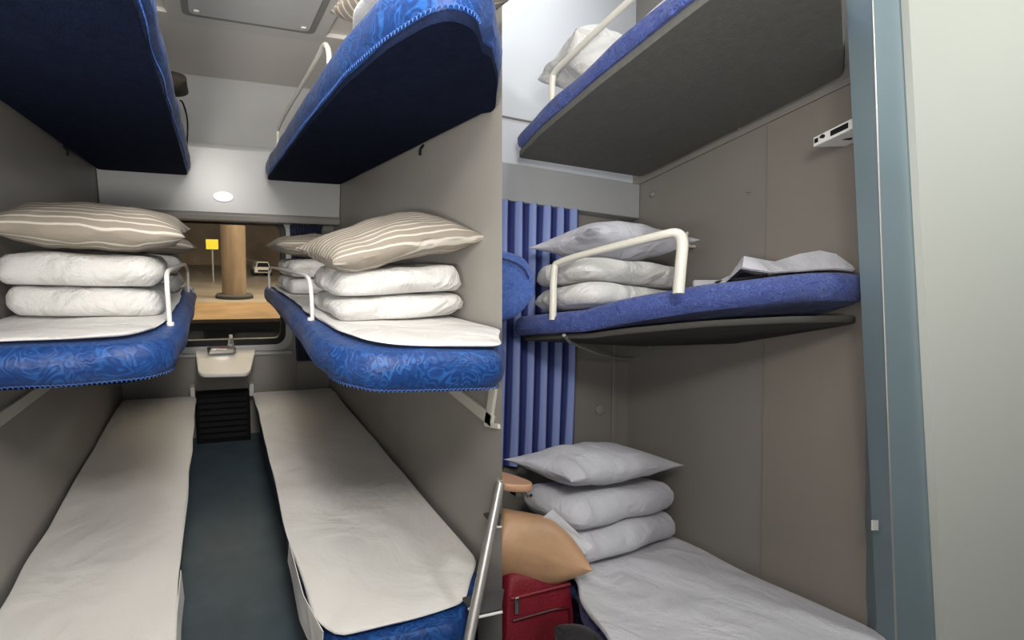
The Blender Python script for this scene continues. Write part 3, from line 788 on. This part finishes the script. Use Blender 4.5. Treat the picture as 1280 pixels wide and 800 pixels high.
struct('trim_9', Geo().prism([(.90, ex_(.90) - .006), (1.45, ex_(1.45) - .006), (1.45, ex_(1.45) - .001), (.90, ex_(.90) - .001)], 'z', 1.235, 1.242), 'seam', R)
struct('trim_10', Geo().prism([(1.775, ex_(1.775) - .012), (1.80, ex_(1.80) - .012), (1.80, ex_(1.8) - .001), (1.775, ex_(1.775) - .001)], 'z', -1.2, .80), 'rwall', R, bevel=.002)
struct('floor_compartment', Geo().prism([(.9, 1.1), (W, 1.1), (W, YE), (.9, ex_(.9))], 'z', -1.34, -1.30), 'floor', R)
# aluminium post closing the partition
def PR(px, py, y): return R.at(px, py, y=y)
def post_pt(pt, pb, z, y):
    a, b = PR(*pt, y), PR(*pb, y); k = (z - a.z) / (b.z - a.z); return a.lerp(b, k)
zt, zb_ = 1.75, -1.45
P = {}
for nm, pt, pb, y in (('A', (1058, 0), (1097, 800), 1.115), ('B', (1090, 0), (1120, 800), 1.06), ('C', (1126, 0), (1170, 800), 1.06)):
    P[nm] = (post_pt(pt, pb, zb_, y), post_pt(pt, pb, zt, y))
def at_y(p, y): return Vector((p.x, y, p.z))
g = Geo()
A0, A1 = P['A']; B0, B1 = P['B']; C0, C1 = P['C']; NS = 14; vs = []
for q in range(NS + 1):
    k = q / NS; a, b, c = A0.lerp(A1, k), B0.lerp(B1, k), C0.lerp(C1, k); z = zb_ + (zt - zb_) * k
    vs += [a, b, c + Vector((.03, 0, 0)), c + Vector((.03, .08, 0)), Vector((W + .02, 1.19, z))]
fs = [(4, 3, 2, 1, 0), tuple(NS * 5 + i for i in range(5))]
for q in range(NS): fs += [(q * 5 + i, q * 5 + (i + 1) % 5, q * 5 + (i + 1) % 5 + 5, q * 5 + i + 5) for i in range(5)]
g.add(vs, fs)
struct('trim_post', g, 'rpost', R, ang=12)
struct('trim_post_highlight', Geo().tube([B0 + Vector((0, -.0005, 0)), B1 + Vector((0, -.0005, 0))], .002, 8), 'metal', R)  # thin metal line added as the highlight along the post corner
g = Geo()
yy = 1.045
g.add([at_y(C0, yy), Vector((3.6, yy, zb_)), Vector((3.6, yy + .05, zb_)), at_y(C0, yy + .05), at_y(C1, yy), Vector((3.6, yy, zt)), Vector((3.6, yy + .05, zt)), at_y(C1, yy + .05)],
      [(3, 2, 1, 0), (4, 5, 6, 7), (0, 1, 5, 4), (1, 2, 6, 5), (2, 3, 7, 6), (3, 0, 4, 7)])
struct('wall_aisle', g, 'rpanel', R, flat=True)
tagp = R.at(1094, 657, y=1.15)

# upper berth
U = 1.01
fe = lambda x, y: ex_(x) - .055
uo = [(1.125, fe(1.1, 0)), (1.10, 1.7), (1.105, 1.4), (1.12, 1.1), (1.14, .9), (1.16, .55), (1.60, .55), (1.875, 1.0), (1.875, fe(1.875, 0))]
uo = [(1.125, 1.925), (1.10, 1.7), (1.105, 1.4), (1.125, 1.1), (1.15, .85), (1.295, .86), (1.775, 1.165), (1.860, 1.225), (1.864, 2.02)]
t = Thing('upper_berth', (1.5, 1.6, 1.0), R, 'upper berth of the right compartment with plain dark grey board underneath', 'bunk bed')
t.part('base_board', slab(uo, U, U + .03, bulge=.002, wob=0, wz=0, rad=.02), 'rfelt')
uo2 = [(x - .012 if x < 1.3 else x - .004, y + (.012 if .8 < y < 1.3 else -.01)) for x, y in uo]
mattress(t, uo2, U + .032, U + .095, 'rblue', seed=81, bulge=.008, wob=.006, wz=.006)
ra = R.at(690, 128, x=1.115); rb = R.at(690, 100, x=1.115); rc = R.at(702, 82, x=1.115); rd = R.at(785, 2, x=1.13)
g = Geo().tube([(1.115, ra.y, U + .05), ra, rb, R.at(693, 90, x=1.115), R.at(705, 78, x=1.115), rd, R.at(840, -45, x=1.14), (1.14, .93, U + .07)], .0125, 10, 1)
t.part('guard_rail', g, 'cream')
t.part('end_cap', Geo().prism([(1.06, 1.90), (1.13, 1.915), (1.13, 1.96), (1.06, 1.95)], 'z', U - .035, U + .01), 'rbright', bevel=.01) if 0 else None
solo('sheet', slab([(1.18, 1.91), (1.155, 1.6), (1.165, 1.2), (1.22, .92), (1.28, .90), (1.78, 1.2), (1.85, 1.3), (1.86, 1.98)], U + .112, U + .155, bulge=.012, seed=83, wz=.005), 'rsheet', R,
     'white sheet on the upper berth of the right compartment', 'sheet')
solo('pillow', cushion((1.34, 1.66, U + .275), (.42, .30, .18), (0, .25, -.1), seed=84, nz=.045, pu=4), 'quilt', R, 'white pillow at the window end of the upper berth in the right compartment', 'pillow')

# middle berth
def zmid(x, y): return .145
mo_ = [(1.105, 1.875), (1.12, 1.73), (1.16, 1.60), (1.26, 1.43), (1.42, 1.28), (1.60, 1.19), (1.765, 1.145), (1.845, 1.15), (1.862, 1.20), (1.863, 2.0)]
t = Thing('middle_berth', (1.5, 1.6, .12), R, 'middle berth of the right compartment with faded blue cover', 'bunk bed')
t.part('base_board', slab([(x + .03 if x < 1.8 else x, y + (.02 if y < 1.8 else 0)) for x, y in mo_], .112, .134, bulge=.002, wob=0, wz=0, dz=lambda x, y, h: .06 * max(0, (1.55 - y) / .42)), 'darkboard')
def dzr(x, y, h): return (.105 * max(0, (1.55 - y) / .42) * (x > 1.0)) 
mattress(t, mo_, .135, .225, 'rblue', seed=91, bulge=.016, wob=.008, wz=.006, dz=dzr)
r0 = R.at(691, 386, x=1.135); r1 = R.at(692, 330, x=1.135); yb = 1.235; 
q1 = R.at(848, 358, y=1.26); q0 = R.at(852, 296, y=1.26)
g = Geo().tube([(r0.x, r0.y, .19), r0, r1 - Vector((0, 0, .02)), R.at(697, 326, y=r0.y - .01), R.at(830, 293, y=1.29), R.at(846, 290, y=1.265), R.at(854, 300, y=1.26), R.at(851, 330, y=1.26), (q1.x, q1.y, .25)], [.014] * 4 + [.0155] * 5, 12, 2)
t.part('guard_rail', g, 'cream')
a0 = R.at(705, 420, x=1.16); 
t.part('support_stay', Geo().tube([(a0.x, a0.y, .125), R.at(715, 430, x=1.25), R.at(760, 446, x=1.6), R.at(790, 449, x=1.85), R.at(800, 448, x=W - .002)], .007, 8, 1), 'metal')
G3 = 'white quilts on the middle berth of the right compartment'
quilt((1.49, 1.765, .304), (.58, .26, .10), 'lower white folded quilt behind the cream rail of the middle berth', G3, 'quilt', R, seed=21, rot=(0, 0, .2), nz=.012)
quilt((1.485, 1.765, .413), (.58, .26, .10), 'upper white folded quilt behind the cream rail of the middle berth', G3, 'quilt', R, seed=22, rot=(0, 0, .2), nz=.014)
solo('pillow', cushion((1.485, 1.755, .560), (.60, .30, .155), (.0, -.04, .2), seed=23, pinch=.07, ear=.06, nz=.014), 'rquilt', R, 'white pillow on top of the quilts on the middle berth of the right compartment', 'pillow')
# crumpled sheet and black pouch at the near end
def foldsheet():
    ys = (1.45, 1.38, 1.34, 1.31, 1.285, 1.26, 1.24, 1.22, 1.20)
    ridge = [(868, 350), (900, 350), (916, 342), (930, 320), (968, 327), (1000, 317), (1025, 313), (1045, 317), (1069, 328)]
    hem = [(868, 357), (898, 356), (906, 354), (928, 334), (965, 340), (1000, 338), (1025, 336), (1045, 335), (1069, 337)]
    g = Geo(); vs = []; n_ = len(ys); rows = 6
    for s_ in (0, 1):
        for (rx_, ry_), (hx, hy), y in zip(ridge, hem, ys):
            a = R.at(hx, hy, y=y - .015); b = R.at(rx_, ry_, y=y + .012)
            for j in range(rows):
                if j < 3: q = a.lerp(b, j / 2)
                else:
                    k = (j - 2) / (rows - 3); q = b + Vector((.16 * k, .16 * k, -.03 * k * k + .006 * math.sin(j * 3 + y * 40)))
                q.x = min(q.x, W - .02)
                vs.append(q + Vector((0, .006 * s_, -.004 * s_)))
    fs = []
    o2 = n_ * rows
    for i in range(n_ - 1):
        for j in range(rows - 1):
            a = i * rows + j; fs += [(a, a + 1, a + rows + 1, a + rows), (a + o2, a + rows + o2, a + rows + 1 + o2, a + 1 + o2)]
        for j in (0, rows - 1):
            a = i * rows + j; fs.append((a, a + rows, a + rows + o2, a + o2))
    for j in range(rows - 1):
        for i in (0, n_ - 1):
            a = i * rows + j; fs.append((a, a + 1, a + 1 + o2, a + o2))
    return g.add(vs, fs)
sh_ = solo('folded_sheet', foldsheet(), 'rsheet', R, 'crumpled white sheet at the middle berth end beside the blue grey post', 'sheet')
a = R.at(945, 347, y=1.33)
solo('black_pouch', cushion((a.x + .03, a.y + .03, a.z - .012), (.25, .11, .038), (0, .0, -.55), seed=33, ex=.4), 'blackcloth', R, 'flat black pouch under the crumpled sheet on the middle berth', 'pouch')

# lower berth
ZB = -.80
lo_ = [(.95, 1.94), (1.0, 1.2), (1.02, .95), (1.6, .92), (1.878, 1.1), (1.878, 2.04)]
lo_ = [(1.16, 1.93), (1.14, 1.46), (1.075, 1.36), (.985, 1.12), (1.10, 1.05), (1.55, 1.04), (1.81, 1.09), (1.864, 1.16), (1.866, 2.03)]
t = Thing('lower_berth', (1.45, 1.5, -1.3), R, 'lower berth of the right compartment with rumpled white bedding', 'bunk bed')
t.part('bed_box', Geo().prism([(1.19, 1.90), (1.19, 1.2), (1.87, 1.2), (1.87, 2.02)], 'z', -1.30, ZB - .10), 'navycloth', bevel=.01)
mattress(t, lo_, ZB - .10, ZB - .032, 'rblue', seed=93, bulge=.01, wob=.004)
solo('bed_sheet', slab([(1.15, 1.93), (1.13, 1.46), (1.065, 1.36), (.965, 1.10), (1.08, 1.03), (1.55, 1.02), (1.82, 1.08), (1.860, 1.15), (1.862, 2.03)], ZB - .008, ZB + .008, bulge=.004, seed=95, wz=.02, wob=.006, rings=26, n=200), 'rsheet', R,
     'rumpled white sheet covering the lower berth of the right compartment', 'sheet')
G4 = 'white quilts stacked on the lower berth of the right compartment'
quilt((1.465, 1.76, -.718), (.68, .25, .125), 'lowest white folded quilt of the stack on the lower berth, resting on the sheet', G4, 'rquilt', R, seed=41, rot=(0, 0, .34), nz=.010)
quilt((1.455, 1.76, -.588), (.69, .25, .12), 'second white folded quilt of the stack on the lower berth, under the pillow', G4, 'rquilt', R, seed=42, rot=(0, 0, .34), nz=.010)
solo('pillow', cushion((1.42, 1.75, -.430), (.74, .29, .15), (.04, 0, .34), seed=43, pinch=.07, ear=.07, nz=.014), 'rquilt', R, 'plump white pillow on top of the stack on the lower berth of the right compartment', 'pillow')

# striped curtain, bolts
e_ = math.tan(ea)
curtain(.93, 1.50, ex_(.93) - .045, -.50, .80, 7, .016, .02, 3, 'blue and pale striped curtain covering the window of the right compartment', 'rcurtain', R, e=e_, nx=140)
def bolt(px, py, wall, r, label):
    if wall == 'e':
        ry = R.ray(px, py); k = (YE - W * math.tan(ea)) / (ry.y - ry.x * math.tan(ea)); p = ry * k
        g = Geo().lathe((p.x, p.y - .014, p.z), [(r * .55, 0), (r, .004), (r, .013)], 20, 'y')
    else:
        p = R.at(px, py, x=W); g = Geo().lathe((W - .013, p.y, p.z), [(r * .5, 0), (r, .006), (r, .013)], 20, 'x')
    solo('wall_bolt', g, 'seam', R, label, 'bolt')
bolt(749, 512, 'e', .028, 'round dark fitting low on the end wall beside the striped curtain')
bolt(812, 434, 's', .016, 'small round bolt on the partition just below the middle berth')
bolt(816, 243, 's', .014, 'small round bolt on the partition just below the upper berth near the corner')
bolt(938, 239, 's', .006, 'tiny dark screw on the partition left of the panel seam')
bolt(925, 161, 's', .008, 'tiny dark screw on the partition directly under the upper berth')
g = Geo(); p0 = R.at(795, 228, x=W - .004); 
struct('trim_11', Geo().box((W - .012, 1.2, U - .028), (W, 2.08, U - .002)), 'rwall', R, bevel=.003)
hk = R.at(866, 300, x=W - .01)
solo('sticker', Geo().box(R.at(1090, 663, y=1.09), R.at(1097, 650, y=1.092)), 'white', R, 'tiny white sticker low on the blue grey post', 'sticker')
solo('wall_hook', Geo().tube([(W - .001, hk.y, hk.z - .03), (W - .03, hk.y, hk.z - .03), (W - .045, hk.y, hk.z - .005), (W - .04, hk.y, hk.z + .035)], .006, 8, 1), 'cream', R, 'small cream hook on the partition beside the white pillow of the middle berth', 'hook')

# folded berth-lamp bracket by the post
b0 = R.at(1016, 178, x=W - .13); 
t = Thing('wall_bracket', R.at(1040, 175, x=W - .02), R, 'white metal bracket with black slots on the partition near the blue grey post', 'bracket')
def br(px, py, x): return R.at(px, py, x=x)
xa, xb = W - .10, W - .004
p1, p2 = br(1016, 172, xa), br(1064, 148, xa)
zz = (p1.z + p2.z) / 2
g = Geo().hexa([(xa, p1.y, p1.z - .034), (xb, p1.y - .02, p1.z - .034), (xb, p2.y - .05, p2.z - .034), (xa, p2.y, p2.z - .034),
                (xa, p1.y, p1.z), (xb, p1.y - .02, p1.z), (xb, p2.y - .05, p2.z), (xa, p2.y, p2.z)])
body = t.part('plate', g, 'white', bevel=.003)
def slot(f0, f1, h0, h1):
    a = p1.lerp(p2, f0); b = p1.lerp(p2, f1)
    return Geo().hexa([(xa - .0035, a.y, a.z - h0), (xa + .004, a.y, a.z - h0), (xa + .004, b.y, b.z - h0), (xa - .0035, b.y, b.z - h0),
                       (xa - .0035, a.y, a.z - h1), (xa + .004, a.y, a.z - h1), (xa + .004, b.y, b.z - h1), (xa - .0035, b.y, b.z - h1)])
t.part('slot', slot(.5, .93, .026, .009), 'black'); t.part('slot', slot(.07, .15, .024, .010), 'black')
hs = p1.lerp(p2, .25)
t.part('black_lever', Geo().tube([(xa - .004, hs.y, hs.z - .010), (xa + .015, hs.y - .01, hs.z - .022), (xa + .06, hs.y - .035, hs.z - .03)], .006, 8), 'black')

# opposite berth end (blue), folding table, suitcase, tan bag, black garment
c = R.at(640, 350, y=1.62)
def near_part(px):  # x where a view line at this column meets depth y
    return None
t = Thing('opposite_berth', R.at(645, 395, y=1.62), R, 'bright blue rolled mattress end of the opposite middle berth beside the striped curtain', 'bunk bed')
bx1 = R.at(661, 345, y=1.62).x; zt_ = R.at(640, 312, y=1.62).z; zb2 = R.at(640, 402, y=1.62).z
g = pads((bx1 - .13, 1.66, (zt_ + zb2) / 2), (.26, .17, zt_ - zb2), seed=51, pu=2.6, pv=4, nz=.012, ex=.4, rot=(0, .25, 0))
mt_ = t.part('mattress', g, 'rblue2')
t.part('piping', Geo().tube([R.at(622, 322, y=1.565), R.at(640, 326, y=1.565), R.at(655, 335, y=1.565), R.at(661, 348, y=1.575)], .004, 6, 2), 'navycloth', parent=mt_)

tp = R.at(661, 603, y=1.52)
t = Thing('small_table', (tp.x - .12, 1.55, tp.z), R, 'rounded tan table corner beside the pillow stack of the right compartment', 'table')
tz = R.at(661, 600, y=1.52).z; yt = [(tp.x, 1.50), (tp.x - .01, 1.66), (tp.x - .14, 1.72), (tp.x - .20, 1.55), (tp.x - .16, 1.40)]
t.part('table_top', slab([(tp.x + .002, 1.50), (tp.x - .02, 1.60), (tp.x - .10, 1.72), (tp.x - .17, 1.72), (tp.x - .17, 1.52), (tp.x - .10, 1.46), (tp.x - .03, 1.46)], tz - .028, tz, bulge=.003, wob=0, wz=0, rings=3), 'wood')
t.part('latch', Geo().tube([(tp.x - .05, 1.47, tz - .03), (tp.x - .035, 1.465, tz - .05), (tp.x - .015, 1.48, tz - .045)], .006, 8, 1).box((tp.x - .075, 1.48, tz - .05), (tp.x - .045, 1.52, tz - .029)), 'steel')
t.part('table_leg', Geo().box((tp.x - .16, 1.60, -1.30), (tp.x - .13, 1.63, tz - .029)), 'black', bevel=.004)

by = 1.52
sx1 = R.at(712, 735, y=by - .085).x; sz1 = R.at(690, 700, y=by).z - .012
sx1 += .022; sx0 = .838
t = Thing('suitcase', ((sx0 + sx1) / 2, by, -1.30), R, 'dark red fabric suitcase standing at the edge of the lower berth', 'suitcase')
g = pads(((sx0 + sx1) / 2, by + .0, (sz1 - 1.28) / 2), (sx1 - sx0, .17, sz1 + 1.28), pu=10, pv=8, ex=.3, nz=.008, seed=61)
t.part('suitcase_body', g, 'red')
g = Geo().tube([R.at(628, 778, y=by - .09), R.at(640, 758, y=by - .09), R.at(690, 735, y=by - .09), R.at(706, 745, y=by - .085), R.at(708, 800, y=by - .085)], .004, 6, 1)
t.part('zip_piping', Geo().tube([(sx0 + .02, by - .088, sz1 - .16), (sx1 - .03, by - .088, sz1 - .11), (sx1 - .018, by - .084, sz1 - .15), (sx1 - .018, by - .084, sz1 - .4)], .0045, 6, 1), 'reddark')
zp = R.at(646, 757, y=by - .095)
t.part('zip_pull', Geo().box(zp + Vector((-.008, -.004, -.03)), zp + Vector((.008, .002, .03))), 'steel', bevel=.003)
t.part('top_panel', Geo().tube([(sx0 + .015, by - .082, sz1 - .085), (sx1 - .02, by - .084, sz1 - .035)], .006, 6), 'red')

ty = 1.51
g0 = R.at(728, 690, y=ty - .05); cxx = (g0.x + .845) / 2
t = Thing('tan_cushion', (cxx, ty, R.at(680, 725, y=ty).z), R, 'tan vinyl cushion with loose clear wrapping lying on the red suitcase', 'cushion')
ct = R.at(660, 641, y=ty).z; cb = R.at(650, 728, y=ty).z
g = cushion((cxx, ty, (ct + cb) / 2 - .005), (g0.x - .845 + .02, .19, (ct - cb) * .98), (0, .10, -.30), blunt=1, pu=1.5, pv=2.5, pinch=.04, ex=.6, seed=71, nz=.01)
t.part('cushion_cover', g, 'tan')
f = [R.at(672, 652, y=ty - .02), R.at(691, 637, y=ty - .015), R.at(741, 683, y=ty - .07), R.at(722, 701, y=ty - .075)]
g = Geo(); vs = []; nn = 10
for s_ in (0, 1):
    for i in range(nn + 1):
        for j in range(nn + 1):
            a, b = i / nn, j / nn
            p = f[0].lerp(f[3], a).lerp(f[1].lerp(f[2], a), b)
            p = p + Vector((0, 1, .3)) * (.006 * math.sin(i * 1.9) * math.sin(j * 1.6 + i)) + Vector((0, .0015, 0)) * s_
            vs.append(p)
w_ = nn + 1; o2 = w_ * w_; fs = []
for i in range(nn):
    for j in range(nn):
        a = i * w_ + j; fs += [(a, a + 1, a + w_ + 1, a + w_), (a + o2, a + w_ + o2, a + w_ + 1 + o2, a + 1 + o2)]
t.part('clear_wrapping', g.add(vs, fs), 'film')
bk = R.at(727, 800, y=1.22)
solo('black_garment', cushion((bk.x + .00, 1.22, bk.z - .035), (.12, .12, .15), (0, .7, 0), seed=81, nz=.02, ex=.45), 'blackcloth', R, 'black cloth bundle wedged between the suitcase and the lower berth', 'garment')

# =================================================================== LIGHT
def area(name, loc, target, size, power, colr=(1, .96, .9), sy=None, frame=L):
    l = bpy.data.lights.new(name, 'AREA'); l.energy = power; l.color = colr; l.size = size
    if sy: l.shape = 'RECTANGLE'; l.size_y = sy
    o = bpy.data.objects.new(name, l); col.objects.link(o)
    p = frame.world @ Vector(loc); q = frame.world @ Vector(target)
    o.rotation_euler = (q - p).to_track_quat('-Z', 'Y').to_euler(); o.location = p
    return o
area('corridor_fill', (.15, -.9, .60), (.15, 2.4, .9), .5, 9, (1, .96, .91), .25)  # unseen fill added behind the eye to lift ceiling and walls
area('ceiling_fill', (-.46, -.12, -.1), (-.1, .6, 2.0), .4, 48, (1, .97, .93), .3)  # added upward fill to brighten the left ceiling, no real fixture
area('aisle_light', (.12, -.15, .95), (.02, 1.6, -.4), .55, 25, (1, .96, .91), .3)
area('aisle_ceiling_light', (.13, .9, 1.0), (.13, 1.5, -1.0), .22, 7, (1, .96, .91), .5)
area('aisle_light_right', (.45, .35, 2.1), (1.3, 1.7, -.2), .35, 4.0, (.95, .97, 1), .25, R)
area('right_side_fill', (.45, .3, .6), (1.5, 1.3, 2.6), .3, 4.5, (.97, .98, 1), .3, R)  # added fill tilted up to brighten the wall above the middle berth
area('right_ceiling_light', (1.25, 1.5, 2.1), (1.3, 2.0, 1.0), .2, 6.0, (.95, .97, 1), .2, R)
area('panel_fill', (2.2, -.1, 1.5), (2.5, 1.05, .3), .4, 22, (.97, 1, .95), .4, R)  # unseen fill added in the aisle to brighten the pale panel
area('station_light', (1.0, 9, 4.4), (0, 11, -1), 5, 2000, (1, .85, .62), 5)
w = bpy.data.worlds.new('world'); S.world = w; w.use_nodes = True
w.node_tree.nodes['Background'].inputs[0].default_value = (.9, .93, 1, 1)
w.node_tree.nodes['Background'].inputs[1].default_value = .10
S.view_settings.view_transform = 'Standard'; S.view_settings.look = 'None'
S.view_settings.exposure = 0; S.view_settings.gamma = 1; S.view_settings.use_curve_mapping = False
